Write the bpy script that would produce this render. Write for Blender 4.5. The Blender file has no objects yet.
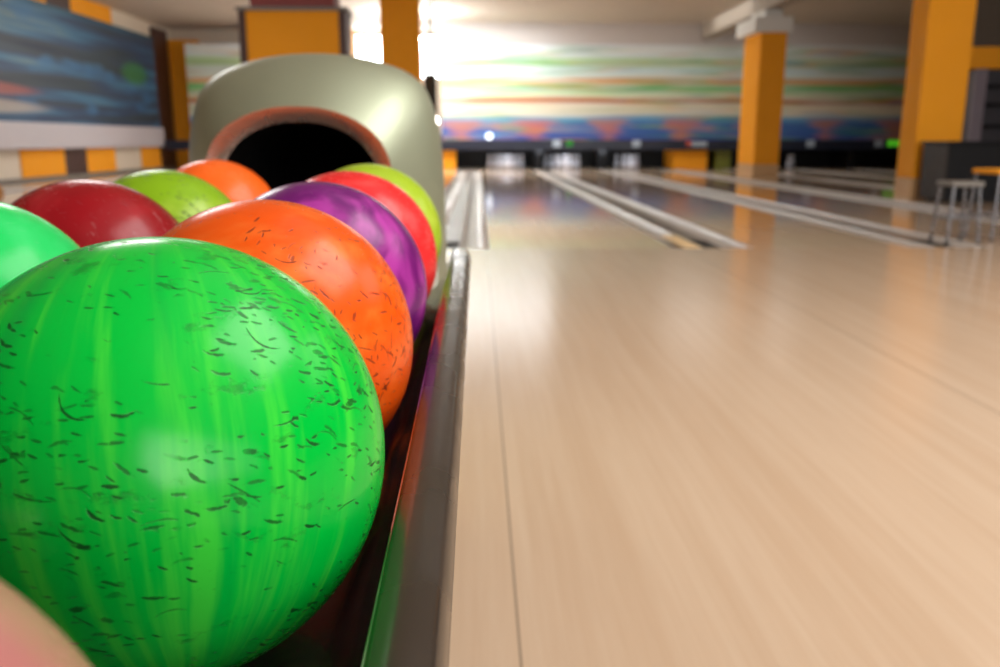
import bpy, bmesh, math, random
from mathutils import Vector, Matrix
random.seed(7)
S = bpy.context.scene
C = S.collection
PI = math.pi

# ------------------------------------------------------------------ colour and node helpers
def lin(c):
    c /= 255.0
    return c / 12.92 if c <= 0.04045 else ((c + 0.055) / 1.055) ** 2.4
def rgb(r, g, b): return (lin(r), lin(g), lin(b), 1.0)

class NT:
    """a small wrapper around one material's node tree"""
    def __init__(self, name):
        self.m = bpy.data.materials.new(name); self.m.use_nodes = True
        self.t = self.m.node_tree; self.t.nodes.clear()
        self.out = self.t.nodes.new('ShaderNodeOutputMaterial')
    def n(self, typ, **kw):
        nd = self.t.nodes.new(typ)
        for k, v in kw.items(): setattr(nd, k, v)
        return nd
    def put(self, sock, v):
        if isinstance(v, bpy.types.NodeSocket): self.t.links.new(v, sock)
        elif v is not None: sock.default_value = v
    def math(self, op, a, b=None, c=None, clamp=False):
        nd = self.n('ShaderNodeMath', operation=op, use_clamp=clamp)
        self.put(nd.inputs[0], a)
        if b is not None: self.put(nd.inputs[1], b)
        if c is not None: self.put(nd.inputs[2], c)
        return nd.outputs[0]
    def vmath(self, op, a, b=None):
        nd = self.n('ShaderNodeVectorMath', operation=op)
        self.put(nd.inputs[0], a)
        if b is not None: self.put(nd.inputs[1], b)
        return nd.outputs['Value'] if op in ('DOT_PRODUCT', 'LENGTH') else nd.outputs[0]
    def coord(self, kind='Object'): return self.n('ShaderNodeTexCoord').outputs[kind]
    def mapping(self, v, scale=(1, 1, 1), rot=(0, 0, 0), loc=(0, 0, 0)):
        nd = self.n('ShaderNodeMapping'); self.put(nd.inputs[0], v)
        nd.inputs['Location'].default_value = loc; nd.inputs['Rotation'].default_value = rot; nd.inputs['Scale'].default_value = scale
        return nd.outputs[0]
    def noise(self, v, scale, detail=3.0, rough=0.5, dist=0.0, col=False):
        nd = self.n('ShaderNodeTexNoise'); self.put(nd.inputs['Vector'], v)
        nd.inputs['Scale'].default_value = scale; nd.inputs['Detail'].default_value = detail
        nd.inputs['Roughness'].default_value = rough; nd.inputs['Distortion'].default_value = dist
        return nd.outputs['Color' if col else 'Fac']
    def step(self, v, lo, hi, a=0.0, b=1.0):
        nd = self.n('ShaderNodeMapRange', interpolation_type='SMOOTHSTEP')
        self.put(nd.inputs[0], v)
        for i, q in zip((1, 2, 3, 4), (lo, hi, a, b)): nd.inputs[i].default_value = q
        return nd.outputs[0]
    def mix(self, f, a, b, mode='MIX'):
        nd = self.n('ShaderNodeMix', data_type='RGBA', blend_type=mode)
        self.put(nd.inputs[0], f); self.put(nd.inputs[6], a); self.put(nd.inputs[7], b)
        return nd.outputs[2]
    def ramp(self, f, stops, interp='LINEAR'):
        nd = self.n('ShaderNodeValToRGB'); self.put(nd.inputs[0], f)
        cr = nd.color_ramp; cr.interpolation = interp
        while len(cr.elements) > 1: cr.elements.remove(cr.elements[-1])
        cr.elements[0].position = stops[0][0]; cr.elements[0].color = stops[0][1]
        for p, c in stops[1:]:
            e = cr.elements.new(p); e.color = c
        return nd.outputs[0]
    def xyz(self, v):
        nd = self.n('ShaderNodeSeparateXYZ'); self.put(nd.inputs[0], v); return nd.outputs
    def comb(self, x, y, z):
        nd = self.n('ShaderNodeCombineXYZ')
        for s, v in zip(nd.inputs, (x, y, z)): self.put(s, v)
        return nd.outputs[0]
    def bsdf(self, color, rough=0.5, metal=0.0, coat=0.0, coat_rough=0.1, spec=0.5, bump=None, bump_d=0.001, bump_s=0.3):
        b = self.n('ShaderNodeBsdfPrincipled')
        self.put(b.inputs['Base Color'], color); self.put(b.inputs['Roughness'], rough)
        self.put(b.inputs['Metallic'], metal); self.put(b.inputs['Coat Weight'], coat)
        self.put(b.inputs['Coat Roughness'], coat_rough); self.put(b.inputs['Specular IOR Level'], spec)
        if bump is not None:
            bp = self.n('ShaderNodeBump'); bp.inputs['Distance'].default_value = bump_d; bp.inputs['Strength'].default_value = bump_s
            self.put(bp.inputs['Height'], bump); self.t.links.new(bp.outputs[0], b.inputs['Normal'])
        self.t.links.new(b.outputs[0], self.out.inputs[0])
        return self.m

def paint(name, c, rough=0.5, metal=0.0, vary=0.06, scale=6.0, coat=0.0, spec=0.5):
    n = NT(name); v = n.coord()
    f = n.noise(v, scale, 4.0)
    dark = tuple(x * (1 - vary) for x in c[:3]) + (1,); lite = tuple(min(1, x * (1 + vary)) for x in c[:3]) + (1,)
    return n.bsdf(n.mix(f, dark, lite), n.step(n.noise(v, scale * 3), 0.3, 0.7, rough * 0.9, rough * 1.1), metal, coat, spec=spec)

def glow(name, c, strength):
    n = NT(name); e = n.n('ShaderNodeEmission'); e.inputs[0].default_value = c; e.inputs[1].default_value = strength
    n.t.links.new(e.outputs[0], n.out.inputs[0]); return n.m

# ------------------------------------------------------------------ mesh helpers
def box(bm, x0, x1, y0, y1, z0, z1, bevel=0.0):
    r = bmesh.ops.create_cube(bm, size=1.0)
    vs = r['verts']
    for v in vs:
        v.co = Vector(((x0 + x1) / 2 + v.co.x * (x1 - x0), (y0 + y1) / 2 + v.co.y * (y1 - y0), (z0 + z1) / 2 + v.co.z * (z1 - z0)))
    if bevel > 0:
        es = list({e for v in vs for e in v.link_edges})
        bmesh.ops.bevel(bm, geom=es, offset=bevel, segments=2, affect='EDGES', profile=0.5)
def tube(bm, p, q, r, seg=14):
    p, q = Vector(p), Vector(q); d = q - p
    M = Matrix.Translation((p + q) / 2) @ d.to_track_quat('Z', 'Y').to_matrix().to_4x4()
    bmesh.ops.create_cone(bm, cap_ends=True, segments=seg, radius1=r, radius2=r, depth=d.length, matrix=M)
def lathe(bm, prof, seg=20, at=(0, 0, 0)):
    rings = []
    for r, z in prof:
        rings.append([bm.verts.new((at[0] + r * math.cos(2 * PI * k / seg), at[1] + r * math.sin(2 * PI * k / seg), at[2] + z)) for k in range(seg)])
    for a, b in zip(rings, rings[1:]):
        for k in range(seg): bm.faces.new((a[k], a[(k + 1) % seg], b[(k + 1) % seg], b[k]))
    bm.faces.new(rings[0][::-1]); bm.faces.new(rings[-1])
def prism(bm, prof, y0, y1, slope=0.0, ref=0.0, n=1, caps=True):
    """closed XZ outline swept along Y; the outline climbs by slope per metre"""
    rings = []
    for i in range(n + 1):
        y = y0 + (y1 - y0) * i / n
        rings.append([bm.verts.new((x, y, z + slope * (y - ref))) for x, z in prof])
    k = len(prof)
    for a, b in zip(rings, rings[1:]):
        for i in range(k): bm.faces.new((a[i], a[(i + 1) % k], b[(i + 1) % k], b[i]))
    if caps:
        bm.faces.new(rings[0][::-1]); bm.faces.new(rings[-1])
def obj(name, bm, mat, parent=None, smooth=False, origin=None, angle=None):
    bmesh.ops.recalc_face_normals(bm, faces=bm.faces)
    me = bpy.data.meshes.new(name)
    if origin is not None:
        bmesh.ops.translate(bm, verts=bm.verts, vec=-Vector(origin))
    bm.to_mesh(me); bm.free()
    me.materials.append(mat)
    if smooth:
        for p in me.polygons: p.use_smooth = True
    if angle is not None:
        for p in me.polygons: p.use_smooth = True
        me.set_sharp_from_angle(angle=math.radians(angle))
    o = bpy.data.objects.new(name, me); C.objects.link(o)
    if origin is not None: o.location = origin
    if parent is not None:
        o.parent = parent
        if origin is not None: o.location = Vector(origin) - parent.location
        else: o.location = -Vector(parent.location)
    return o
def tag(o, label, cat, group=None, kind=None):
    o['label'] = label; o['category'] = cat
    if group: o['group'] = group
    if kind: o['kind'] = kind
    return o
def empty(name, loc, label, cat, group=None, kind=None):
    o = bpy.data.objects.new(name, None); o.location = loc; o.empty_display_size = 0.1; C.objects.link(o)
    return tag(o, label, cat, group, kind)
def struct(name, bm, mat, **kw):
    o = obj(name, bm, mat, **kw); o['kind'] = 'structure'; return o
def B(): return bmesh.new()
def bx(*a, **k):
    bm = B(); box(bm, *a, **k); return bm

# ------------------------------------------------------------------ materials
ORANGE = paint('orange_paint', rgb(242, 160, 38), 0.75, vary=0.05, scale=1.5, spec=0.15)
BROWN = paint('dark_brown_paint', rgb(70, 42, 34), 0.5)
MAROON = paint('maroon_paint', rgb(130, 48, 46), 0.5)
CREAM = paint('cream_paint', rgb(214, 200, 180), 0.6, vary=0.03)
PALE = paint('pale_plinth', rgb(205, 165, 118), 0.35, vary=0.06)
WHITE = paint('white_paint', rgb(222, 220, 214), 0.5, vary=0.02)
CEIL = paint('ceiling_plaster', rgb(196, 184, 170), 0.8, vary=0.03, scale=0.8)
BLACK = paint('black_laminate', rgb(18, 19, 22), 0.6, spec=0.25)
DARK = paint('dark_recess', rgb(14, 14, 16), 0.7)
GREYD = paint('dark_grey_metal', rgb(62, 60, 66), 0.4)
TAUPE = paint('taupe_side', rgb(58, 50, 45), 0.6, spec=0.25)
CHROME = paint('chrome', rgb(120, 120, 124), 0.28, metal=1.0, vary=0.02)
GREYSEAT = paint('grey_seat', rgb(112, 108, 102), 0.4)
PINW = paint('pin_white', rgb(232, 234, 245), 0.3, vary=0.02)
GUTTER = paint('gutter_plastic', rgb(188, 180, 172), 0.35, vary=0.06, scale=2.0)
CAPPING = paint('capping_brown', rgb(96, 82, 70), 0.35)
GLINT = paint('painted_glint', rgb(255, 214, 150), 0.3)  # bright cream stands in for light reflected off the gutter end
RUBBER = paint('black_rubber', rgb(16, 17, 18), 0.6)
BANDM = paint('navy_band', rgb(12, 22, 44), 0.4, vary=0.15, scale=1.0)
PLATE = paint('pale_plate', rgb(170, 185, 200), 0.4)
REDPLATE = paint('red_plate', rgb(190, 80, 62), 0.4)
OLIVE = paint('yellow_green_panel', rgb(120, 125, 40), 0.5)

# approach floor: pale laminate planks running towards the pins, joints between the sections
def floor_mat(name, a, b, rough, seams, spec=0.5, coat=0.0):
    n = NT(name); v = n.coord(); s = n.xyz(v)
    grain = n.noise(n.mapping(v, (28, 0.9, 1)), 1.0, 5.0, 0.6)
    wide = n.noise(n.mapping(v, (7, 0.22, 1), loc=(3, 1, 0)), 1.0, 2.0)
    fine = n.noise(n.mapping(v, (160, 5, 1)), 1.0, 3.0)
    f = n.math('ADD', n.math('MULTIPLY', grain, 0.5), n.math('ADD', n.math('MULTIPLY', wide, 0.38), n.math('MULTIPLY', fine, 0.12)))
    col = n.mix(n.step(f, 0.33, 0.67), a, b)
    # narrow boards, each a little lighter or darker
    bd = n.n('ShaderNodeTexWhiteNoise', noise_dimensions='1D')
    n.put(bd.inputs['W'], n.math('FLOOR', n.math('DIVIDE', s[0], 0.105)))
    col = n.mix(n.math('MULTIPLY', bd.outputs['Value'], 0.06), col, (0.52, 0.37, 0.24, 1))
    if seams:
        u = n.math('ABSOLUTE', n.math('SUBTRACT', n.math('FRACT', n.math('ADD', n.math('DIVIDE', n.math('SUBTRACT', s[0], 0.058), 1.38), 100.5)), 0.5))
        line = n.step(u, 0.0009, 0.0022, 1.0, 0.0)
        col = n.mix(n.math('MULTIPLY', line, 0.55), col, rgb(70, 62, 52))
    return n.bsdf(col, rough, coat=coat, coat_rough=0.08, spec=spec)
FLOOR = floor_mat('approach_laminate', rgb(190, 163, 136), rgb(199, 175, 150), 0.19, True)
LANE = floor_mat('oiled_lane_wood', rgb(203, 176, 150), rgb(213, 188, 163), 0.085, False)

# mural over the pins: long horizontal streaks with blue and rust wedges along its foot
def mural_mat():
    n = NT('streaked_mural'); v = n.coord(); s = n.xyz(v)
    x, z = s[0], s[2]
    wob = n.noise(n.mapping(v, (0.28, 1, 1.6)), 1.0, 2.0)
    zz = n.math('ADD', n.math('DIVIDE', z, 2.42), n.math('MULTIPLY', n.math('SUBTRACT', wob, 0.5), 0.07))
    bands = n.ramp(zz, [(0.0, rgb(60, 70, 150)), (0.05, rgb(58, 92, 166)), (0.17, rgb(66, 108, 172)), (0.235, rgb(96, 160, 200)),
        (0.275, rgb(214, 208, 186)), (0.34, rgb(220, 212, 190)), (0.375, rgb(216, 198, 170)), (0.405, rgb(170, 92, 66)), (0.44, rgb(196, 150, 110)),
        (0.47, rgb(214, 226, 190)), (0.52, rgb(128, 190, 120)), (0.575, rgb(110, 180, 112)), (0.60, rgb(218, 170, 120)),
        (0.635, rgb(204, 160, 110)), (0.665, rgb(206, 222, 216)), (0.74, rgb(196, 220, 224)), (0.80, rgb(160, 196, 140)), (0.85, rgb(176, 206, 160)),
        (0.885, rgb(206, 222, 224)), (0.95, rgb(222, 228, 226)), (1.0, rgb(206, 214, 222))])
    # streaks of other hues drawn out along the wall
    st = n.noise(n.mapping(v, (0.42, 1, 7.0), loc=(5, 0, 2)), 1.0, 3.0)
    hue = n.ramp(n.noise(n.mapping(v, (0.55, 1, 4.0), loc=(1, 0, 9)), 1.0, 2.0), [(0.3, rgb(60, 130, 110)), (0.45, rgb(120, 170, 90)), (0.55, rgb(206, 150, 80)), (0.68, rgb(90, 150, 190))])
    col = n.mix(n.math('MULTIPLY', n.step(st, 0.42, 0.68), 0.6), bands, hue)
    pale = n.noise(n.mapping(v, (0.5, 1, 9.0), loc=(8, 0, 4)), 1.0, 3.0)
    col = n.mix(n.math('MULTIPLY', n.math('MULTIPLY', n.step(pale, 0.4, 0.7), n.step(zz, 0.2, 0.3)), 0.5), col, rgb(212, 214, 206))
    # wedges: wide at the top, point down
    fr = n.math('ABSOLUTE', n.math('SUBTRACT', n.math('FRACT', n.math('DIVIDE', n.math('SUBTRACT', x, 0.55), 1.93)), 0.5))
    lim = n.math('ADD', n.math('MULTIPLY', n.math('DIVIDE', z, 2.58), 1.2), 0.03)
    inside = n.step(n.math('ADD', n.math('SUBTRACT', fr, lim), n.math('MULTIPLY', n.math('SUBTRACT', n.noise(n.mapping(v, (1.1, 1, 6)), 1.0, 3.0), 0.5), 0.5)), -0.14, 0.14, 1.0, 0.0)
    low = n.step(zz, 0.17, 0.27, 1.0, 0.0)
    wed = n.ramp(n.noise(n.mapping(v, (0.8, 1, 3)), 1.0, 2.0), [(0.35, rgb(200, 104, 82)), (0.6, rgb(194, 124, 92))])
    col = n.mix(n.math('MULTIPLY', n.math('MULTIPLY', inside, low), 0.72), col, wed)
    return n.bsdf(col, 0.5, spec=0.3)
MURAL = mural_mat()
def left_mural_mat():
    n = NT('blue_grey_mural'); v = n.coord(); s = n.xyz(v)
    z = n.math('DIVIDE', s[2], 2.4)
    f = n.noise(n.mapping(v, (1, 0.11, 2.6), loc=(0, 1.3, 0.4)), 1.0, 3.0, 0.55)
    col = n.ramp(f, [(0.28, rgb(38, 44, 66)), (0.4, rgb(66, 76, 80)), (0.48, rgb(58, 78, 112)), (0.55, rgb(74, 126, 158)), (0.62, rgb(126, 150, 150)), (0.72, rgb(96, 150, 140))])
    g = n.noise(n.mapping(v, (1, 0.5, 1.6), loc=(0, 7.1, 3.7)), 1.0, 2.0)
    col = n.mix(n.math('MULTIPLY', n.step(g, 0.56, 0.68), 0.7), col, rgb(70, 130, 176))
    # green patch near the far end, pink and pale streaks low at the near end
    d1 = n.math('ADD', n.math('POWER', n.math('DIVIDE', n.math('SUBTRACT', s[1], 22.0), 0.85), 2.0), n.math('POWER', n.math('DIVIDE', n.math('SUBTRACT', s[2], 1.25), 0.28), 2.0))
    col = n.mix(n.math('MULTIPLY', n.step(d1, 0.3, 1.3, 1.0, 0.0), 0.8), col, rgb(70, 140, 70))
    d2 = n.math('ADD', n.math('POWER', n.math('DIVIDE', n.math('SUBTRACT', s[1], 14.6), 2.6), 2.0), n.math('POWER', n.math('DIVIDE', n.math('SUBTRACT', s[2], 0.56), 0.13), 2.0))
    col = n.mix(n.step(d2, 0.4, 1.3, 0.85, 0.0), col, rgb(190, 104, 88))
    d3 = n.math('ADD', n.math('POWER', n.math('DIVIDE', n.math('SUBTRACT', s[1], 14.6), 2.9), 2.0), n.math('POWER', n.math('DIVIDE', n.math('SUBTRACT', s[2], 0.26), 0.14), 2.0))
    col = n.mix(n.step(d3, 0.4, 1.3, 0.85, 0.0), col, rgb(206, 190, 176))
    top = n.step(z, 0.86, 0.95)
    col = n.mix(n.math('MULTIPLY', top, 0.6), col, rgb(60, 104, 108))
    col = n.mix(0.3, col, rgb(40, 46, 52))
    return n.bsdf(col, 0.5, spec=0.3)
LEFTMURAL = left_mural_mat()

# bowling ball: marbled resin with dark scuffs from the machine
def ball_mat(name, base, alt, deep, rot=(0, 0, 0), streak=(34, 34, 5), swirl=0.8, amount=0.6, scuff=(0.02, 0.05, 0.03, 1), scuffs=0.7, lw=(0.0045, 0.0009), cells=78, patches=0.0, scratches=0.0, rough=0.24, seed=0.0, lean=0.0, spread=0.8, meridian=False):
    n = NT(name); v0 = n.coord()
    v = n.mapping(v0, (1, 1, 1), rot)
    warp = n.noise(v, 9.0, 2.0, col=True)
    vw = n.vmath('ADD', v, n.vmath('SCALE', n.vmath('SUBTRACT', warp, (0.5, 0.5, 0.5)), None))
    vw.node.inputs[1].default_value = (0, 0, 0)
    sc = n.n('ShaderNodeVectorMath', operation='SCALE'); n.put(sc.inputs[0], n.vmath('SUBTRACT', warp, (0.5, 0.5, 0.5))); sc.inputs['Scale'].default_value = 0.045 * swirl
    vw = n.vmath('ADD', v, sc.outputs[0])
    if meridian:                       # streaks that run from pole to pole
        q = n.xyz(vw)
        ring = n.n('ShaderNodeVectorMath', operation='SCALE'); n.put(ring.inputs[0], n.vmath('NORMALIZE', n.comb(q[0], q[1], 0.0))); ring.inputs['Scale'].default_value = 0.108
        rx = n.xyz(ring.outputs[0])
        vw = n.comb(rx[0], rx[1], q[2])
    f1 = n.noise(n.mapping(vw, streak, loc=(seed, seed * 1.7, seed * 0.3)), 1.0, 4.0, 0.55)
    f2 = n.noise(n.mapping(vw, tuple(q * 0.42 for q in streak), loc=(seed + 9, 2, 4)), 1.0, 3.0, 0.5)
    col = n.mix(n.math('MULTIPLY', n.step(f1, 0.47, 0.72), amount), base, alt)
    col = n.mix(n.math('MULTIPLY', n.step(f2, 0.5, 0.72), amount * 0.85), col, deep)
    nor = n.vmath('NORMALIZE', v0)
    e1 = n.vmath('NORMALIZE', n.vmath('CROSS_PRODUCT', nor, (0.12, 0.25, 0.96)))
    e2 = n.vmath('CROSS_PRODUCT', nor, e1)
    clump = n.noise(n.mapping(v0, (1, 1, 1), loc=(seed * 2, 1, 3)), 16.0, 2.0)
    mask = None
    jag = n.math('MULTIPLY', n.math('SUBTRACT', n.noise(v0, 520.0, 3.0), 0.5), 2.6)
    for i, (cs, L, W, keep) in enumerate(((cells, lw[0], lw[1], 0.62), (cells * 0.55, lw[0] * 1.7, lw[1] * 0.6, 0.6), (cells * 0.62, lw[0] * 0.8, lw[1] * 1.7, 0.78), (cells * 1.5, lw[0] * 0.5, lw[1] * 0.7, 0.55))):
        vo = n.n('ShaderNodeTexVoronoi', feature='F1'); n.put(vo.inputs['Vector'], n.mapping(v0, (1, 1, 1), loc=(0.31 * i + seed, 0.17 * i, 0.53)))
        vo.inputs['Scale'].default_value = cs
        pos = n.vmath('SUBTRACT', vo.outputs['Position'], (0.31 * i + seed, 0.17 * i, 0.53))
        loc = n.vmath('SUBTRACT', v0, pos)
        rc = n.xyz(vo.outputs['Color'])
        ang = n.math('ADD', n.math('MULTIPLY', n.math('SUBTRACT', rc[0], 0.5), spread * 2), lean)
        ca, sa = n.math('COSINE', ang), n.math('SINE', ang)
        a, b = n.vmath('DOT_PRODUCT', loc, e1), n.vmath('DOT_PRODUCT', loc, e2)
        u = n.math('ADD', n.math('MULTIPLY', a, ca), n.math('MULTIPLY', b, sa))
        w = n.math('SUBTRACT', n.math('MULTIPLY', b, ca), n.math('MULTIPLY', a, sa))
        # a slight bow in each mark
        w = n.math('ADD', w, n.math('MULTIPLY', n.math('MULTIPLY', u, u), n.math('MULTIPLY', n.math('SUBTRACT', rc[2], 0.5), 120.0)))
        d = n.math('ADD', n.math('POWER', n.math('DIVIDE', n.math('ABSOLUTE', u), L), 2.0), n.math('POWER', n.math('DIVIDE', n.math('ABSOLUTE', w), W), 2.0))
        d = n.math('ADD', d, jag)
        m = n.step(d, 0.35, 1.15, 1.0, 0.0)
        on = n.step(n.math('ADD', rc[1], n.math('MULTIPLY', n.math('SUBTRACT', clump, 0.5), 3.0)), keep, keep + 0.12)
        m = n.math('MULTIPLY', m, n.math('MULTIPLY', on, n.math('ADD', 0.5, n.math('MULTIPLY', rc[2], 0.5))))
        mask = m if mask is None else n.math('MAXIMUM', mask, m)
    if patches:
        pm = n.step(n.noise(n.mapping(v0, (44, 44, 80), loc=(seed, 4, 4)), 1.0, 6.0, 0.72), 0.59, 0.70)
        mask = n.math('MAXIMUM', mask, n.math('MULTIPLY', pm, patches))
    col = n.mix(n.math('MULTIPLY', mask, scuffs), col, scuff)
    if scratches:
        gm = n.step(n.noise(n.mapping(vw, (46, 46, 9), rot=(0.5, 0.3, 0), loc=(seed + 3, 1, 1)), 1.0, 5.0, 0.7), 0.58, 0.74)  # whitish scratch swirl on the resin
        col = n.mix(n.math('MULTIPLY', gm, scratches), col, (0.9, 0.75, 0.78, 1))
    r = n.math('ADD', rough, n.math('ADD', n.math('MULTIPLY', mask, 0.25), n.math('MULTIPLY', n.math('SUBTRACT', n.noise(v0, 60.0, 3.0), 0.5), 0.12)))
    return n.bsdf(col, r, spec=0.22, bump=n.math('MULTIPLY', mask, -1.0), bump_d=0.0004, bump_s=0.4)

# ------------------------------------------------------------------ room
XL, XR, YN, YB, ZC = -8.4, 13.0, -4.0, 24.9, 3.70
FOUL = 6.0
# gutter groups between lanes: x of left edge, right edge
groups = [(-0.50, 0.08)] + [(1.36 + 1.68 * k, 1.95 + 1.68 * k) for k in range(6)]
left_groups = [(-0.50 - 1.70 * k, 0.08 - 1.70 * k) for k in range(1, 5)]
allg = sorted(left_groups + groups)

struct('floor', bx(XL, XR, YN, FOUL, -0.12, 0.0), FLOOR)
struct('floor_under_lanes', bx(XL, XR, FOUL, YB, -0.22, -0.13), DARK)
edges = [XL] + [e for g in allg for e in g] + [XR]
for i in range(0, len(edges), 2):
    struct('bowling_lane', bx(edges[i], edges[i + 1], FOUL + 0.004, 24.3, -0.12, 0.0), LANE)
struct('ceiling', bx(XL, XR, YN, YB, ZC, ZC + 0.15), CEIL)
struct('wall_left', bx(XL - 0.15, XL, YN, YB, -0.12, ZC), CREAM)
struct('wall_right', bx(XR, XR + 0.15, YN, YB, -0.12, ZC), paint('right_wall_brown', rgb(92, 76, 62), 0.6))
bm = B()
NX0, NX1, NZ0, NZ1 = 0.6, 9.0, 0.9, 3.2
box(bm, XL, NX0, YN - 0.15, YN, -0.12, ZC); box(bm, NX1, XR, YN - 0.15, YN, -0.12, ZC)
box(bm, NX0, NX1, YN - 0.15, YN, -0.12, NZ0); box(bm, NX0, NX1, YN - 0.15, YN, NZ1, ZC)
struct('wall_near', bm, CREAM)
bm = B()
for k in range(5): box(bm, NX0 + (NX1 - NX0 - 0.08) * k / 4, NX0 + (NX1 - NX0 - 0.08) * k / 4 + 0.08, YN - 0.08, YN - 0.02, NZ0, NZ1)
for z in (NZ0, NZ1 - 0.06): box(bm, NX0, NX1, YN - 0.08, YN - 0.02, z, z + 0.06)
fill_win = struct('fill_window', bm, WHITE)  # unseen window behind the camera, added for frontal fill
obj('pane', bx(NX0, NX1, YN - 0.11, YN - 0.09, NZ0, NZ1), glow('near_fill_glow', (1.0, 0.98, 0.96, 1), 3.0), fill_win)  # glowing pane added as fill light
# far wall with an opening for the window
WX0, WX1, WZ0, WZ1 = -3.40, -0.97, 2.40, 3.62
bm = B()
box(bm, XL, WX0, YB, YB + 0.15, -0.12, ZC); box(bm, WX1, XR, YB, YB + 0.15, -0.12, ZC)
box(bm, WX0, WX1, YB, YB + 0.15, -0.12, WZ0); box(bm, WX0, WX1, YB, YB + 0.15, WZ1, ZC)
struct('wall_far', bm, CREAM)
bm = B()
for a in (WX0, (WX0 + WX1) / 2 - 0.03, WX1 - 0.06): box(bm, a, a + 0.06, YB + 0.02, YB + 0.08, WZ0, WZ1)
box(bm, WX0, WX1, YB + 0.02, YB + 0.08, WZ0, WZ0 + 0.06); box(bm, WX0, WX1, YB + 0.02, YB + 0.08, WZ1 - 0.06, WZ1)
win = struct('window_1', bm, WHITE)
obj('pane', bx(WX0, WX1, YB + 0.09, YB + 0.11, WZ0, WZ1), glow('daylight_pane', (0.94, 0.98, 1.0, 1), 20.0), win)
# grey skirting along the left wall
struct('baseboard_left', bx(XL, XL + 0.03, YN, YB, 0.0, 0.07, bevel=0.006), GREYSEAT)
# orange end section of the far wall in the left corner, with a dark strip
bm = bx(XL + 0.005, XL + 0.06, 23.42, 24.5, 0.07, 3.6)
struct('trim_1', bm, BROWN)
bm = bx(XL + 0.06, -7.6, 24.55, 24.895, 0.0, 3.4)
tag(obj('painted_block', bm, ORANGE), 'tall orange panel in the far left corner beside the dark brown strip', 'painted block', kind='thing')
# ceiling beam over the right-hand row of columns
struct('trim_2', bx(5.78, 6.12, 7.0, 23.2, 3.32, ZC, bevel=0.01), paint('beam_plaster', rgb(172, 160, 146), 0.7, vary=0.03))

# ------------------------------------------------------------------ left wall picture and colour blocks
t = empty('wall_mural', (XL + 0.06, 18.0, 0.9), 'long blue grey streaked mural with a white ledge on the left wall', 'mural', kind='thing')
o = obj('mural_picture', bx(XL + 0.004, XL + 0.07, 9.0, 23.4, 0.0, 2.25), LEFTMURAL); o.parent = t; o.location = Vector((0, 0, 1.08)) - t.location
obj('ledge', bx(XL + 0.004, XL + 0.16, 9.0, 23.41, 0.59, 1.075, bevel=0.01), paint('ledge_white', rgb(192, 184, 186), 0.5, vary=0.03), t)
# blocks painted under and over the mural
def blocks(name, z0, z1, spans, word):
    for (y0, y1, m, txt) in spans:
        tag(obj(name, bx(XL + 0.003, XL + 0.03, y0, y1, z0, z1), m), txt, 'painted block', 'colour blocks on the left wall', kind='thing')
blocks('painted_block', 0.072, 0.585, [
    (16.3, 18.0, ORANGE, 'orange block low on the left wall, left of the dark brown block'),
    (18.0, 19.0, BROWN, 'dark brown block low on the left wall between two orange blocks'),
    (19.0, 20.5, ORANGE, 'orange block low on the left wall, just right of the dark brown block'),
    (22.1, 23.4, ORANGE, 'narrow orange block under the mural end, next to the brown upright strip')], 'low')
blocks('painted_block', 3.335, 3.695, [
    (16.6, 17.9, ORANGE, 'orange block above the mural by the black corner'),
    (17.9, 18.95, BROWN, 'dark brown block above the mural, under the ceiling'),
    (18.95, 21.0, ORANGE, 'orange block above the mural, furthest along under the ceiling')], 'high')

# ------------------------------------------------------------------ columns
def column(x0, x1, y0, y1, label, base=True, top=False):
    t = empty('column', ((x0 + x1) / 2, (y0 + y1) / 2, 0), label, 'column', 'orange columns in the hall', kind='thing')
    obj('shaft', bx(x0, x1, y0, y1, 0.26 if base else 0.0, ZC - 0.001 if not top else 2.86, bevel=0.008), ORANGE, t)
    if base: obj('plinth', bx(x0 - 0.004, x1 + 0.004, y0 - 0.004, y1 + 0.004, 0.0, 0.26), PALE, t)
    if top: obj('capital', bx(x0 - 0.16, x1 + 0.07, y0 - 0.1, y1 + 0.1, 2.86, 3.155, bevel=0.006), WHITE, t)
    if top: obj('neck', bx(x0 + 0.09, x1 - 0.09, y0 + 0.1, y1 - 0.1, 3.155, 3.318), WHITE, t)
    return t
column(5.69, 6.22, 18.0, 19.1, 'orange square column with a white capital under the ceiling beam', top=True)
column(5.68, 6.28, 11.3, 11.75, 'tall wide orange column behind the black console')
column(-1.95, -1.17, 18.2, 18.9, 'orange column just behind the ball return hood, beside the bright window')
t = tag(obj('wall_pilaster', bx(-3.85, -3.42, 24.2, 24.74, 0, ZC - 0.002, bevel=0.006), ORANGE), 'thin orange pilaster at the left edge of the bright window', 'pilaster', kind='thing')
# pier behind the hood: orange face, dark edges, grey cap, maroon block on top
t = empty('pier', (-3.25, 15.3, 0), 'broad orange pier with dark brown edges directly behind the hood', 'pier', kind='thing')
obj('face_panel', bx(-3.80, -2.28, 15.0, 15.1, 0.0, 2.82), ORANGE, t)
for a, b in ((-3.92, -3.80), (-2.28, -2.16)): obj('edge_strip', bx(a, b, 14.97, 15.6, 0.0, 2.82, bevel=0.005), BROWN, t)
obj('core', bx(-3.79, -2.29, 15.1, 15.6, 0, 2.81), BROWN, t)
obj('cap', bx(-3.96, -2.12, 14.95, 15.62, 2.82, 2.88, bevel=0.006), GREYSEAT, t)
obj('header', bx(-3.72, -2.34, 15.0, 15.6, 2.88, ZC - 0.002), MAROON, t)

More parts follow.
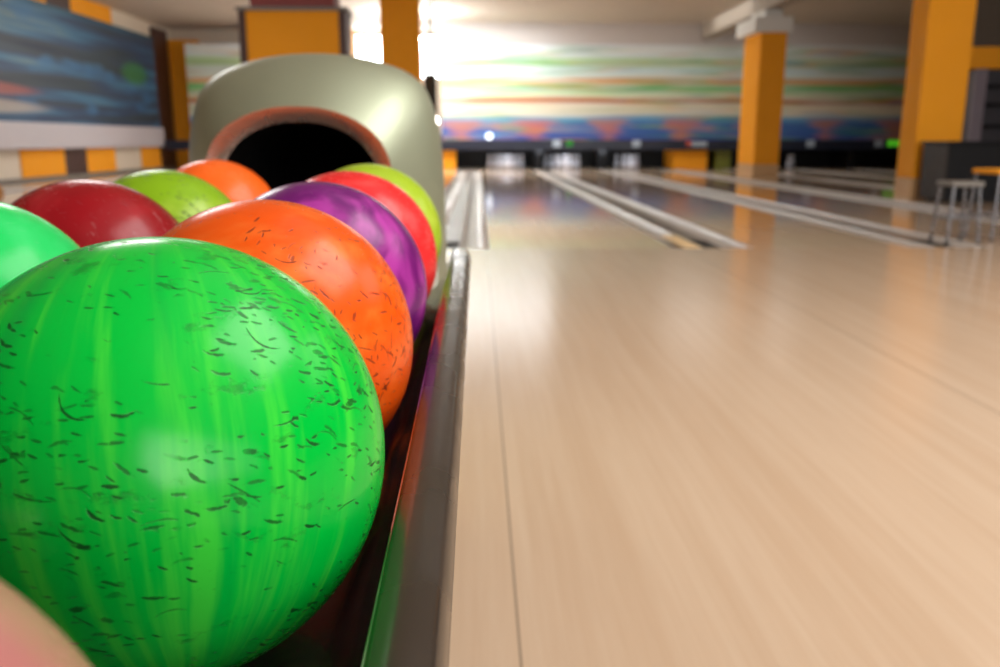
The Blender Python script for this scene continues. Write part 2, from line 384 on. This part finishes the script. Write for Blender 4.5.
# ------------------------------------------------------------------ pit end: masks, band, dividers, pins
YM = 23.3
t = empty('masking_panel', (5.4, YM, 0.76), 'long streaked blue, green and cream mural above the pins', 'mural', kind='thing')
o = obj('mural_picture', bx(-0.95, 12.9, YM, YM + 0.06, 0.0, 2.42), MURAL, t); o.location = Vector((0, 0, 0.76)) - t.location
o = obj('mural_backing', bx(-0.95, 12.9, YM + 0.061, YM + 0.12, 0.77, 3.17), BLACK, t)
t = empty('masking_panel', (-6.0, YM, 0.76), 'short pale streaked mural left of the ball return hood, by the orange corner panel', 'mural', kind='thing')
o = obj('mural_picture', bx(-7.5, -4.3, YM, YM + 0.06, 0.0, 2.42), MURAL, t); o.location = Vector((0, 0, 0.76)) - t.location
o = obj('mural_backing', bx(-7.5, -4.3, YM + 0.061, YM + 0.12, 0.77, 3.17), BLACK, t)

t = empty('pinsetter_band', (2.2, YM, 0.5), 'dark navy band with small number plates running under the mural', 'band', kind='thing')
obj('fascia', bx(XL + 0.2, 12.9, YM - 0.03, YM + 0.1, 0.50, 0.758, bevel=0.01), BANDM, t)
def pxX(px): return (px - 478) / 860.0 * YM
for px in (555, 633, 805, 873):
    x = pxX(px); obj('number_plate', bx(x - 0.11, x + 0.11, YM - 0.05, YM - 0.03, 0.58, 0.76, bevel=0.005), PLATE, t)
x = pxX(690); obj('number_plate', bx(x - 0.08, x + 0.34, YM - 0.05, YM - 0.03, 0.60, 0.72, bevel=0.005), PLATE, t)['label'] = 'pale plate'
obj('number_plate', bx(x - 0.22, x - 0.08, YM - 0.05, YM - 0.03, 0.60, 0.74, bevel=0.005), REDPLATE, t)['label'] = 'red plate'
GREEN = glow('green_light', (0.10, 0.6, 0.02, 1), 0.55); GREEND = glow('dim_green_light', (0.08, 0.5, 0.08, 1), 0.5)
for px, m, w in ((567.5, GREEND, 0.09), (884.5, GREEN, 0.075), (891, GREEN, 0.075)):
    x = pxX(px); obj('indicator_light', bx(x - w, x + w, YM - 0.055, YM - 0.03, 0.60, 0.755, bevel=0.02), m, t)['label'] = 'lit green sign'
bm = B(); lathe(bm, [(0.02, 0), (0.08, 0.0), (0.09, 0.02), (0.08, 0.05), (0.03, 0.06)], 20)
bmesh.ops.rotate(bm, verts=bm.verts, cent=(0, 0, 0), matrix=Matrix.Rotation(PI / 2, 3, 'X'))
bmesh.ops.translate(bm, verts=bm.verts, vec=(pxX(489), YM - 0.031, 0.86))
o = obj('round_lamp', bm, glow('lamp_white', (0.9, 0.95, 1, 1), 3.0)); o.location = (0, 0, 0)
tag(o, 'small round white lamp on the band at the left end of the mural', 'lamp')
struct('wall_bulkhead', bx(-0.95, 12.9, YM, YM + 0.15, 3.182, ZC), paint('bulkhead_grey', rgb(196, 190, 186), 0.7, vary=0.03))
# back curtain of the pit
struct('wall_pit', bx(-7.58, 12.9, 24.75, 24.88, 0.0, 0.9), DARK)
# side boards between the pin decks
kick = [(-0.25, ORANGE, 0.22, 'orange pit divider at the left edge of the first pin deck'), (1.63, BLACK, 0.2, 'black pit divider between the first and second pin decks'),
        (3.33, BLACK, 0.2, 'black pit divider between the second and third pin decks'), (7.0, OLIVE, 0.24, 'yellow green pit panel right of the wide orange one'),
        (10.1, BLACK, 0.2, 'black pit divider left of the lit green sign')]
for cx, m, w, txt in kick:
    if m is ORANGE: x0, x1 = pxX(443), pxX(456)
    else: x0, x1 = cx - w / 2, cx + w / 2
    if m is OLIVE: x0, x1 = pxX(714), pxX(729)
    tag(obj('pit_divider', bx(x0, x1, 23.45, 24.6, 0.001, 0.4998, bevel=0.006), m), txt, 'pit divider', 'dividers between the pin decks')
tag(obj('pit_pier', bx(pxX(671), pxX(705), 23.42, 24.6, 0.001, 0.4998, bevel=0.006), ORANGE), 'wide orange panel under the mural between pin decks, with red plate above', 'pier', kind='thing')
# pins
pin_prof = [(0.0255, 0.0), (0.0285, 0.006), (0.034, 0.03), (0.0495, 0.075), (0.0605, 0.115), (0.0588, 0.15), (0.046, 0.19), (0.031, 0.225), (0.0235, 0.252), (0.0232, 0.272), (0.027, 0.30), (0.0318, 0.335), (0.0305, 0.358), (0.02, 0.375), (0.006, 0.3805)]
bm = B(); lathe(bm, pin_prof, 18)
pin0 = obj('bowling_pin', bm, PINW, smooth=True)
first = True
def pin(x, y, label, group):
    global first
    if first: o, first = pin0, False
    else: o = pin0.copy(); C.objects.link(o)
    o.location = (x, y, 0.0); tag(o, label, 'bowling pin', group)
for cx, rows, lab, grp in ((0.76, 4, 'white pin in the full triangle at the end of the nearest lane', 'pins of the nearest lane'),
                           (2.33, 4, 'white pin in the full triangle straight behind the double gutter', 'pins of the second lane')):
    for r in range(rows):
        for k in range(r + 1): pin(cx + (k - r / 2) * 0.3048, 23.47 + 0.264 * r, lab, grp)
for x, y in ((3.98, 24.0), (4.13, 23.74), (4.28, 24.0), (3.83, 24.26), (4.13, 24.26), (4.43, 24.26)):
    pin(x, y, 'white pin among those left standing on the third lane', 'pins of the third lane')
for x, y in ((8.42, 23.6), (8.57, 23.85), (8.72, 24.1)):
    pin(x, y, 'white pin of the few visible just right of the white-capped column', 'pins right of the column')

# ------------------------------------------------------------------ gutters
def trough(x0, x1):
    n = 10; w = x1 - x0; pts = []
    for i in range(n + 1):
        a = PI * i / n; pts.append((x0 + w / 2 - math.cos(a) * (w / 2 - 0.012), -math.sin(a) * 0.05 - 0.001))
    return [(x0, -0.10), (x0, -0.001)] + pts + [(x1, -0.001), (x1, -0.10)]
gl = ['pale double gutter right beside the ball return, along the nearest lane', 'pale double gutter with a painted glint on its near end at the far side of the nearest lane',
      'grey double gutter ending beside the chrome stool', 'third double gutter, running in front of the white-capped column',
      'double gutter running behind the foot of the white-capped column', 'double gutter behind the black console', 'last double gutter, by the right wall']
def gutter(x0, x1, label):
    t = empty('lane_gutter', ((x0 + x1) / 2, FOUL, 0), label, 'gutter', 'gutters between the lanes')
    c = (x0 + x1) / 2; hw = 0.068
    for a, b in ((x0 + 0.002, c - hw), (c + hw, x1 - 0.002)):
        bm = B(); prism(bm, trough(a, b), FOUL + 0.004, 23.4)
        obj('gutter_channel', bm, GUTTER, t, angle=40)
    obj('capping', bx(c - hw + 0.001, c + hw - 0.001, FOUL + 0.50, 23.4, -0.10, -0.004, bevel=0.003), CAPPING, t)
    obj('end_block', bx(c - hw + 0.001, c + hw - 0.001, FOUL + 0.004, FOUL + 0.499, -0.10, -0.001, bevel=0.003), RUBBER, t)['label'] = 'black end block'
    return t, c, hw
for (x0, x1), lab in zip(groups, gl):
    t, c, hw = gutter(x0, x1, lab)
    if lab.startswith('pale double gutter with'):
        obj('glint_plate', bx(x0 + 0.10, c - hw - 0.004, FOUL + 0.01, FOUL + 0.85, -0.012, -0.0005, bevel=0.002), GLINT, t)['label'] = 'painted glint on the gutter end'  # patch of reflected light painted as a thin cream plate
for k, (x0, x1) in enumerate(left_groups[:1]):
    pass
ll = ['double gutter hidden behind the hood', 'double gutter beside the orange pier', 'double gutter left of the pier', 'double gutter along the left wall']
for (x0, x1), lab in zip(left_groups, ll):
    bm = B(); prism(bm, trough(x0 + 0.002, x1 - 0.002), FOUL + 0.004, 23.4)
    o = obj('lane_gutter', bm, GUTTER, angle=40); tag(o, lab, 'gutter', 'gutters between the lanes')

# ------------------------------------------------------------------ right side furniture
t = empty('console', (6.4, 10.8, 0), 'black console cabinet standing in front of the tall orange column', 'console', kind='thing')
obj('cabinet_body', bx(5.70, 7.6, 10.5, 11.1, 0.03, 0.70, bevel=0.012), BLACK, t)
obj('top', bx(5.66, 7.64, 10.46, 11.14, 0.70, 0.735, bevel=0.006), BLACK, t)
obj('side_panel', bx(5.685, 5.70, 10.51, 11.09, 0.03, 0.70), TAUPE, t)['label'] = 'taupe side panel'
obj('plinth', bx(5.76, 7.54, 10.54, 11.06, 0.0, 0.03), DARK, t)
t = empty('storage_unit', (9.0, 15.0, 0), 'dark grey machine cabinet with pale shelves under the orange header', 'cabinet', kind='thing')
obj('cabinet_body', bx(8.35, 11.5, 14.9, 15.6, 0.0, 1.91, bevel=0.01), GREYD, t)
obj('upright', bx(8.36, 8.56, 14.82, 14.9, 0.0, 1.915), paint('grey_upright', rgb(126, 116, 126), 0.5), t)['label'] = 'pale grey upright'
for z in (0.95, 1.3, 1.6): obj('shelf', bx(8.6, 11.4, 14.72, 14.9, z, z + 0.06, bevel=0.005), BLACK, t)
tag(obj('header_beam', bx(8.1, 11.6, 14.8, 15.7, 1.92, 2.27, bevel=0.01), ORANGE), 'orange header beam right of the tall column, over the dark cabinet', 'beam', kind='thing')
struct('trim_3', bx(8.3, 11.6, 14.9, 15.6, 2.272, ZC - 0.002), paint('dark_soffit', rgb(86, 74, 62), 0.7))

def stool(x, y, w, zs, seat_m, label, back=False):
    t = empty('stool' if not back else 'chair', (x, y, 0), label, 'stool' if not back else 'chair', kind='thing')
    obj('seat', bx(x - w / 2, x + w / 2, y - w / 2, y + w / 2, zs - 0.035, zs, bevel=0.012), seat_m, t)
    q = w / 2 - 0.025
    bm = B()
    for sx, sy in ((-1, -1), (1, -1), (1, 1), (-1, 1)):
        b2 = B(); tube(b2, (x + sx * q, y + sy * q, zs - 0.035), (x + sx * (q + 0.02), y + sy * (q + 0.02), 0.012), 0.011)
        lathe(b2, [(0.008, 0.0), (0.02, 0.0), (0.022, 0.012), (0.012, 0.02)], 12, (x + sx * (q + 0.02), y + sy * (q + 0.02), 0.001))
        obj('leg', b2, CHROME, t, angle=40)
    for sx, sy, ex, ey in ((-1, -1, 1, -1), (1, -1, 1, 1), (1, 1, -1, 1), (-1, 1, -1, -1)):
        tube(bm, (x + sx * (q + .012), y + sy * (q + .012), 0.19), (x + ex * (q + .012), y + ey * (q + .012), 0.19), 0.009)
    obj('foot_rail', bm, CHROME, t, angle=40)
    if back:
        obj('backrest', bx(x - w / 2, x + w / 2, y + w / 2 - 0.03, y + w / 2, zs + 0.16, zs + 0.42, bevel=0.012), seat_m, t)
        b2 = B()
        for s in (-1, 1): tube(b2, (x + s * q, y + q, zs - 0.03), (x + s * q, y + w / 2 - 0.015, zs + 0.2), 0.011)
        obj('back_frame', b2, CHROME, t, angle=40)
stool(3.53, 6.3, 0.24, 0.45, GREYSEAT, 'small chrome-legged stool with a grey seat near the right edge')
stool(4.00, 6.5, 0.36, 0.53, ORANGE, 'chrome-legged stool with an orange seat, cut by the right edge')

# black speaker and lamp seen past the hood's right shoulder
t = empty('speaker', (-1.07, 20.0, 1.3), 'black upright speaker hanging just past the right shoulder of the hood', 'speaker')
obj('cabinet_body', bx(-1.2, -0.93, 20.0, 20.25, 1.33, 2.2, bevel=0.01), BLACK, t)
obj('bracket', bx(-1.09, -1.04, 20.1, 20.15, 2.2, ZC), BLACK, t)
bm = B(); bmesh.ops.create_uvsphere(bm, u_segments=16, v_segments=10, radius=0.11, matrix=Matrix.Translation((-0.97, 19.6, 1.16)))
t2 = empty('wall_lamp', (-0.97, 19.6, 1.16), 'bright white globe lamp beside the hood, under the black speaker', 'lamp')
obj('globe', bm, glow('globe_white', (1, 0.96, 0.9, 1), 14.0), t2, smooth=True)
bm = B(); tube(bm, (-0.97, 19.6, 1.26), (-0.97, 19.6, ZC), 0.008, 8)
obj('rod', bm, BLACK, t2)
# hanging dark monitor corner at the far upper left
t = empty('hanging_monitor', (-5.8, 9.8, 2.3), 'black monitor hanging from the ceiling in the upper left corner', 'monitor', kind='thing')
obj('monitor_body', bx(-6.4, -5.42, 9.8, 10.0, 2.28, 2.95, bevel=0.02), BLACK, t)
obj('bracket', bx(-5.95, -5.85, 9.86, 9.94, 2.95, ZC), BLACK, t)

# ------------------------------------------------------------------ the ball return
SL, YR = 0.0135, 0.41
R = 0.108
def zf(y): return 0.583 - R + SL * (y - YR)        # running surface under the balls
def gloss(name, c, rough, spec=0.5, coat=0.6, metal=0.0):
    n = NT(name); v = n.coord()
    f = n.noise(v, 30.0, 3.0)
    return n.bsdf(n.mix(f, tuple(q * 0.85 for q in c[:3]) + (1,), c), n.step(n.noise(v, 14.0), 0.3, 0.7, rough * 0.8, rough * 1.25), metal, coat=coat, coat_rough=0.08, spec=spec)
TRAY = gloss('black_gloss_tray', rgb(140, 118, 114), 0.14, metal=0.85)
RAIL = gloss('grey_bumper', rgb(54, 47, 41), 0.28, coat=0.2)
def hood_paint():
    n = NT('champagne_hood_paint'); v = n.coord()
    fl = n.noise(v, 900.0, 1.0)
    f = n.noise(v, 4.0, 3.0)
    col = n.mix(f, rgb(160, 168, 144), rgb(174, 182, 158))
    col = n.mix(n.math('MULTIPLY', n.step(fl, 0.5, 0.75), 0.2), col, rgb(196, 194, 176))
    return n.bsdf(col, 0.52, 0.75, coat=0.3, coat_rough=0.2)
HOOD = hood_paint()
CX = -0.293
ret = empty('ball_return', (CX, 1.0, 0), 'ball return with a silver olive hood, black tray and grey side rails', 'ball return', kind='thing')
# tray: floor with a low centre ridge and steep inner walls, solid below
W = 0.252
half = [(0.0, 0.012), (0.02, 0.006), (0.05, 0.0), (0.185, 0.0), (0.215, 0.012), (0.236, 0.034), (0.2445, 0.060), (0.2490, 0.0745), (0.2515, 0.0748)]
top = [(CX - a, b) for a, b in reversed(half)] + [(CX + a, b) for a, b in half[1:]]
prof = top + [(CX + 0.262, 0.07), (CX + 0.262, -0.08), (CX + 0.2, -0.13), (CX - 0.2, -0.13), (CX - 0.262, -0.08), (CX - 0.262, 0.07)]
bm = B(); prism(bm, [(x, z + 0.583 - R) for x, z in prof], -0.55, 1.37, SL, YR, n=6)
inner = half[:5]
prof2 = [(CX - a, b) for a, b in reversed(inner)] + [(CX + a, b) for a, b in inner[1:]] + [(CX + 0.215, -0.08), (CX - 0.215, -0.08)]
prism(bm, [(x, z + 0.583 - R) for x, z in prof2], 1.3705, 1.64, SL, YR)
obj('tray', bm, TRAY, ret, angle=35)
# side rails: slanted grey top, rounded outer shoulder, rounded ends
def rail(sign):
    pts = [(0.2500, 0.070), (0.2504, 0.0765), (0.2530, 0.0795), (0.2600, 0.0810), (0.2690, 0.0806), (0.2745, 0.0775), (0.2785, 0.0715), (0.2805, 0.062), (0.2780, 0.045), (0.270, -0.02), (0.267, -0.05), (0.2622, -0.03), (0.2622, 0.055)]
    pts = [(CX + sign * a, b + 0.583 - R) for a, b in pts]
    bm = B(); rings = []
    ys = [-0.6, 1.36]
    k = 9
    for i in range(k + 1):
        u = i / k
        ys.append(1.36 + 0.085 * math.sin(u * PI / 2))
    cz = 0.02 + 0.583 - R; cx = CX + sign * 0.266
    for j, y in enumerate(ys):
        s = 1.0
        if j >= 2:
            u = (j - 2) / k; s = max(0.02, math.cos(u * PI / 2)) ** 0.6
        rings.append([bm.verts.new((cx + (x - cx) * (0.35 + 0.65 * s), y, (cz + (z - cz) * s) + SL * (y - YR))) for x, z in pts])
    m = len(pts)
    for a, b in zip(rings, rings[1:]):
        for i in range(m): bm.faces.new((a[i], a[(i + 1) % m], b[(i + 1) % m], b[i]))
    bm.faces.new(rings[0]); bm.faces.new(rings[-1][::-1])
    return obj('side_rail', bm, RAIL, ret, angle=50)
rail(1); rail(-1)
# legs under the tray
for y in (-0.2, 0.75):
    bm = B(); box(bm, CX - 0.10, CX + 0.10, y - 0.06, y + 0.06, 0.02, 0.35, bevel=0.01); box(bm, CX - 0.2, CX + 0.2, y - 0.12, y + 0.12, 0.0, 0.025, bevel=0.006)
    obj('pedestal', bm, GREYD, ret)
# hood, from arches lofted front to back
HX = -0.330
def resample(pts, n):
    d = [0]
    for a, b in zip(pts, pts[1:]): d.append(d[-1] + math.hypot(b[0] - a[0], b[1] - a[1]))
    out = []; i = 0
    for k in range(n):
        t_ = d[-1] * k / (n - 1)
        while i < len(d) - 2 and d[i + 1] < t_: i += 1
        f = (t_ - d[i]) / max(1e-9, d[i + 1] - d[i])
        out.append((pts[i][0] + (pts[i + 1][0] - pts[i][0]) * f, pts[i][1] + (pts[i + 1][1] - pts[i][1]) * f))
    return out
def arch(halfpts, n=49):
    """half outline from the foot up to the crown; mirrored"""
    h = resample(halfpts, n)
    return [(-x, z) for x, z in h] + [(x, z) for x, z in reversed(h[:-1])]
def smooth_half(ctrl, n=60):
    P = [ctrl[0]] + list(ctrl) + [ctrl[-1]]
    P[-1] = (-ctrl[-2][0], ctrl[-2][1])
    out = []
    for i in range(1, len(P) - 2):
        p0, p1, p2, p3 = P[i - 1], P[i], P[i + 1], P[i + 2]
        for j in range(8):
            u = j / 8
            out.append(tuple(0.5 * ((2 * p1[q]) + (-p0[q] + p2[q]) * u + (2 * p0[q] - 5 * p1[q] + 4 * p2[q] - p3[q]) * u * u + (-p0[q] + 3 * p1[q] - 3 * p2[q] + p3[q]) * u ** 3) for q in (0, 1)))
    out.append(ctrl[-1]); return out
SIL = smooth_half([(0.262, 0.0), (0.262, 0.3), (0.261, 0.5), (0.259, 0.62), (0.256, 0.70), (0.250, 0.755), (0.241, 0.795), (0.228, 0.832), (0.209, 0.857), (0.178, 0.877), (0.13, 0.893), (0.07, 0.905), (0.0, 0.909)])
LO = smooth_half([(0.176, 0.0), (0.176, 0.3), (0.176, 0.5), (0.175, 0.62), (0.170, 0.69), (0.160, 0.722), (0.145, 0.745), (0.123, 0.764), (0.098, 0.778), (0.068, 0.789), (0.035, 0.7955), (0.0, 0.797)])
LI = smooth_half([(0.146, 0.0), (0.146, 0.3), (0.146, 0.5), (0.145, 0.62), (0.139, 0.69), (0.129, 0.712), (0.116, 0.729), (0.098, 0.744), (0.076, 0.756), (0.052, 0.7645), (0.027, 0.769), (0.0, 0.770)])
aS, aO, aI = arch(SIL), arch(LO), arch(LI)
def loft(bm, rings):
    V = [[bm.verts.new((HX + x, y, z)) for x, z in r] for r, y in rings]
    for a, b in zip(V, V[1:]):
        for i in range(len(a) - 1): bm.faces.new((a[i], a[i + 1], b[i + 1], b[i]))
    return V
rings = []
NS = 14
for i in range(NS + 1):
    s = i / NS
    y = 1.615 + 0.215 * (0.55 * s + 0.45 * (1 - math.sqrt(max(0.0, 1 - s ** 3.0))))
    # the front swells: width reaches the outline early
    rings.append(([(o_[0] + (q[0] - o_[0]) * s, o_[1] + (q[1] - o_[1]) * s) for o_, q in zip(aO, aS)], y))
for y, s in ((1.88, 0.996), (1.97, 0.977), (2.1, 0.94), (2.25, 0.885), (2.36, 0.80), (2.43, 0.68), (2.46, 0.5), (2.465, 0.02)):
    rings.append(([(x * s, z * (s if s > 0.9 else s * 0.4 + 0.54)) for x, z in aS], y))
bm = B(); loft(bm, rings)
obj('hood', bm, HOOD, ret, smooth=True)
LIPM = gloss('grey_metal_lip', rgb(190, 186, 176), 0.25, coat=0.8, metal=0.85)
bm = B(); lr = []
for i in range(9):
    s = i / 8
    lr.append(([(o_[0] + (q[0] - o_[0]) * s, o_[1] + (q[1] - o_[1]) * s) for o_, q in zip(aO, aI)], 1.615 + 0.020 * s ** 1.2))
loft(bm, lr)
obj('mouth_lip', bm, LIPM, ret, smooth=True)['label'] = 'shiny rim around the dark mouth'
bm = B(); loft(bm, [(aI, 1.635), (aI, 1.67), (aI, 1.8), (aI, 2.2), ([(x * 0.9, z * 0.9) for x, z in aI], 2.3), ([(x * 0.02, z * 0.3) for x, z in aI], 2.31)])
obj('mouth_tunnel', bm, paint('black_felt', rgb(7, 7, 8), 0.9, spec=0.1), ret, smooth=True)['label'] = 'black inside of the hood'

# ------------------------------------------------------------------ bowling balls
def ball(x, y, mat, label, rz=0.0):
    bm = B(); bmesh.ops.create_uvsphere(bm, u_segments=96, v_segments=64, radius=R)
    o = obj('bowling_ball', bm, mat, smooth=True); o.location = (x, y, zf(y) + R + 0.0006); o.rotation_euler = (0, 0, rz)
    return tag(o, label, 'bowling ball', 'bowling balls on the return')
g = ball_mat('green_resin', rgb(0, 186, 58), rgb(74, 218, 62), rgb(0, 146, 62), streak=(85, 85, 9), swirl=0.25, amount=0.6, scuff=rgb(6, 56, 22), scuffs=0.9, cells=88, lw=(0.0048, 0.00085), seed=0.0, spread=0.5, lean=-0.08, rough=0.2, meridian=True, rot=(0.35, 0.12, 0.0), patches=0.45)
ball(-0.156, 0.408, g, 'large vivid green bowling ball with dark scuffs, nearest whole ball')
o2 = ball_mat('orange_resin', rgb(230, 86, 16), rgb(242, 134, 56), rgb(212, 64, 14), streak=(8, 30, 30), rot=(0.3, 0.5, 0.2), swirl=1.0, amount=0.5, scuff=rgb(90, 20, 8), scuffs=0.95, cells=72, lw=(0.0052, 0.0008), seed=3.1, spread=1.4, lean=0.5)
ball(-0.158, 0.632, o2, 'scuffed orange bowling ball touching the vivid green one')
p = ball_mat('purple_resin', rgb(104, 22, 104), rgb(176, 60, 160), rgb(70, 12, 78), streak=(18, 18, 8), rot=(0.5, 0.2, 0.8), swirl=2.6, amount=0.95, scuffs=0.5, scuff=rgb(40, 8, 40), cells=40, lw=(0.004, 0.0006), seed=5.5)
ball(-0.160, 0.853, p, 'marbled purple bowling ball between the orange and the coral red ball')
r_ = ball_mat('coral_resin', rgb(226, 44, 46), rgb(240, 92, 88), rgb(204, 26, 40), streak=(10, 26, 26), rot=(0.2, 0.4, 0.1), swirl=1.0, amount=0.5, scuffs=0.0, seed=1.2)
ball(-0.160, 1.070, r_, 'coral red bowling ball behind the purple one')
l = ball_mat('lime_resin', rgb(158, 188, 40), rgb(190, 208, 84), rgb(128, 160, 26), streak=(14, 14, 14), swirl=1.2, amount=0.6, scuffs=0.3, scuff=rgb(60, 70, 10), cells=60, seed=8.0)
ball(-0.163, 1.290, l, 'yellow green bowling ball at the right of the mouth, behind the coral ball')
k = ball_mat('mint_resin', rgb(14, 200, 92), rgb(70, 222, 128), rgb(4, 178, 74), streak=(16, 16, 10), rot=(0.9, 0.1, 0), swirl=1.4, amount=0.6, scuffs=0.25, scuff=rgb(10, 120, 60), cells=60, lw=(0.006, 0.0004), seed=2.2)
ball(-0.404, 0.672, k, 'bright mint green bowling ball at the left edge')
m_ = ball_mat('maroon_resin', rgb(142, 16, 26), rgb(176, 40, 48), rgb(110, 8, 18), streak=(30, 8, 20), rot=(0.3, 0.8, 0.5), swirl=1.2, amount=0.6, scuffs=0.2, scuff=rgb(70, 6, 12), scratches=0.35, cells=60, seed=4.4)
ball(-0.399, 0.889, m_, 'dark red bowling ball with pale streaks, behind the mint one')
q_ = ball_mat('olive_lime_resin', rgb(128, 172, 26), rgb(168, 200, 64), rgb(86, 140, 20), streak=(14, 14, 14), swirl=1.0, amount=0.7, scuffs=0.8, scuff=rgb(40, 66, 14), cells=56, lw=(0.005, 0.0016), patches=0.7, seed=6.3)
ball(-0.400, 1.106, q_, 'leaf green bowling ball with dark blotches, behind the dark red one')
s_ = ball_mat('plain_orange_resin', rgb(242, 100, 30), rgb(246, 122, 56), rgb(234, 84, 20), streak=(12, 12, 12), amount=0.4, scuffs=0.0, seed=7.7)
ball(-0.442, 1.470, s_, 'smooth plain orange bowling ball at the left of the mouth')
pk = ball_mat('pink_resin', rgb(180, 116, 112), rgb(172, 138, 120), rgb(186, 84, 102), streak=(9, 9, 9), amount=0.9, scuffs=0.0, seed=9.1)
ball(-0.160, 0.106, pk, 'pale pink bowling ball cut off by the lower left corner')

# tan ball on the next return, at the far left edge
t = empty('ball_rack', (-4.45, 7.6, 0), 'dark rack of the neighbouring ball return, at the left edge', 'ball rack')
obj('tray', bx(-4.75, -4.10, 7.0, 7.8, 0.13, 0.19, bevel=0.01), TAUPE, t)
obj('pedestal', bx(-4.6, -4.3, 7.2, 7.6, 0.0, 0.13, bevel=0.01), GREYD, t)
bm = B(); bmesh.ops.create_uvsphere(bm, u_segments=48, v_segments=32, radius=R)
o = obj('bowling_ball', bm, paint('tan_resin', rgb(176, 118, 60), 0.25), smooth=True); o.location = (-4.18, 7.55, 0.1905 + R)
tag(o, 'small blurred tan bowling ball at the left edge above the mint one', 'bowling ball')

# ------------------------------------------------------------------ ceiling light and added fill lights
def lamp(name, loc, size, power, col, label, rot=(0, 0, 0), sy=None):
    L = bpy.data.lights.new(name, 'AREA'); L.energy = power; L.color = col; L.shape = 'RECTANGLE'; L.size = size; L.size_y = sy or size
    o = bpy.data.objects.new(name, L); o.location = loc; o.rotation_euler = rot; C.objects.link(o); return o
lamp('ceiling_softbox', (2.6, 1.3, ZC - 0.05), 2.6, 175, (1, 0.98, 0.96), '')
lamp('broad_ceiling_fill', (2.4, 1.4, ZC - 0.04), 5.0, 35, (1, 0.98, 0.95), '', sy=5.0)  # wide unseen panel added as diffuse fill
lamp('ceiling_fill', (6.0, 4.6, ZC - 0.05), 4.0, 90, (1, 0.97, 0.92), '', sy=3.0)  # unseen fill added to light the tall column from the front
lamp('ceiling_fill', (0.3, 21.2, ZC - 0.05), 3.0, 175, (0.93, 0.97, 1), '', sy=2.6)  # wash added over the far hall, placed to match the floor glow
lamp('ceiling_fill', (-5.2, 17.0, ZC - 0.05), 3.0, 110, (0.96, 0.98, 1), '', sy=5.0)  # fill added for the left mural and its orange blocks
lamp('ceiling_fill', (-4.0, 9.5, ZC - 0.05), 1.5, 140, (1, 0.98, 0.95), '')  # fill added to brighten the orange pier
lamp('ceiling_fill', (6.0, 20.5, ZC - 0.05), 3.0, 45, (1, 0.97, 0.92), '')  # fill added for the right part of the far mural
o = lamp('front_fill', (4.8, YN + 0.12, 2.05), 8.2, 150, (1, 0.98, 0.96), '', rot=(PI / 2, 0, 0), sy=2.2)  # fill added from behind the camera to brighten the column fronts
o.data.spread = math.radians(100)
o = lamp('pin_deck_fill', (2.25, 23.40, 0.47), 4.3, 12, (0.9, 0.94, 1), '', rot=(0.75, 0, 0), sy=0.08)  # unseen strip light added to brighten the shaded pins
t = empty('hidden_fill_globe', (-1.5, 21.4, 3.0), 'unseen added glow globe behind the orange column beside the window', 'lamp')  # globe and rod added out of sight to make the ceiling glow
bm = B(); bmesh.ops.create_uvsphere(bm, u_segments=24, v_segments=16, radius=0.22, matrix=Matrix.Translation((-1.5, 21.4, 3.0)))
obj('globe', bm, glow('globe_glow', (0.95, 0.98, 1, 1), 170.0), t, smooth=True)
bm = B(); tube(bm, (-1.5, 21.4, 3.21), (-1.5, 21.4, ZC), 0.012, 8); obj('rod', bm, BLACK, t)
w = bpy.data.worlds.new('World'); S.world = w; w.use_nodes = True
w.node_tree.nodes['Background'].inputs[0].default_value = (0.8, 0.85, 1, 1); w.node_tree.nodes['Background'].inputs[1].default_value = 0.4

# ------------------------------------------------------------------ camera
F = 860.0; CXP, CYP = 500.0, 333.5
fwd = Vector(((478 - CXP) / F, 1, -(141 - CYP) / F)).normalized()
up = Vector((0, -fwd.z, fwd.y)).normalized(); rt = fwd.cross(up)
M3 = Matrix((rt, fwd, up))                       # world = M3 @ cam(x right, y forward, z up)
X, Y, Z = M3 @ Vector((1, 0, 0)), M3 @ Vector((0, 1, 0)), M3 @ Vector((0, 0, 1))
cam = bpy.data.cameras.new('camera'); co = bpy.data.objects.new('camera', cam); C.objects.link(co)
mw = Matrix((( X.x, Z.x, -Y.x, 0), (X.y, Z.y, -Y.y, 0), (X.z, Z.z, -Y.z, 0.736), (0, 0, 0, 1)))
co.matrix_world = mw
cam.sensor_width = 36.0; cam.lens = F / 1000.0 * 36.0
cam.clip_start = 0.01; cam.clip_end = 100
cam.dof.use_dof = True; cam.dof.focus_distance = 0.45; cam.dof.aperture_fstop = 8.6
S.camera = co
S.view_settings.view_transform = 'Standard'; S.view_settings.look = 'None'; S.view_settings.exposure = 0.0; S.view_settings.gamma = 1.0
S.view_settings.use_curve_mapping = False
S.cycles.use_denoising = True
S.cycles.max_bounces = 8
S.cycles.sample_clamp_indirect = 8.0
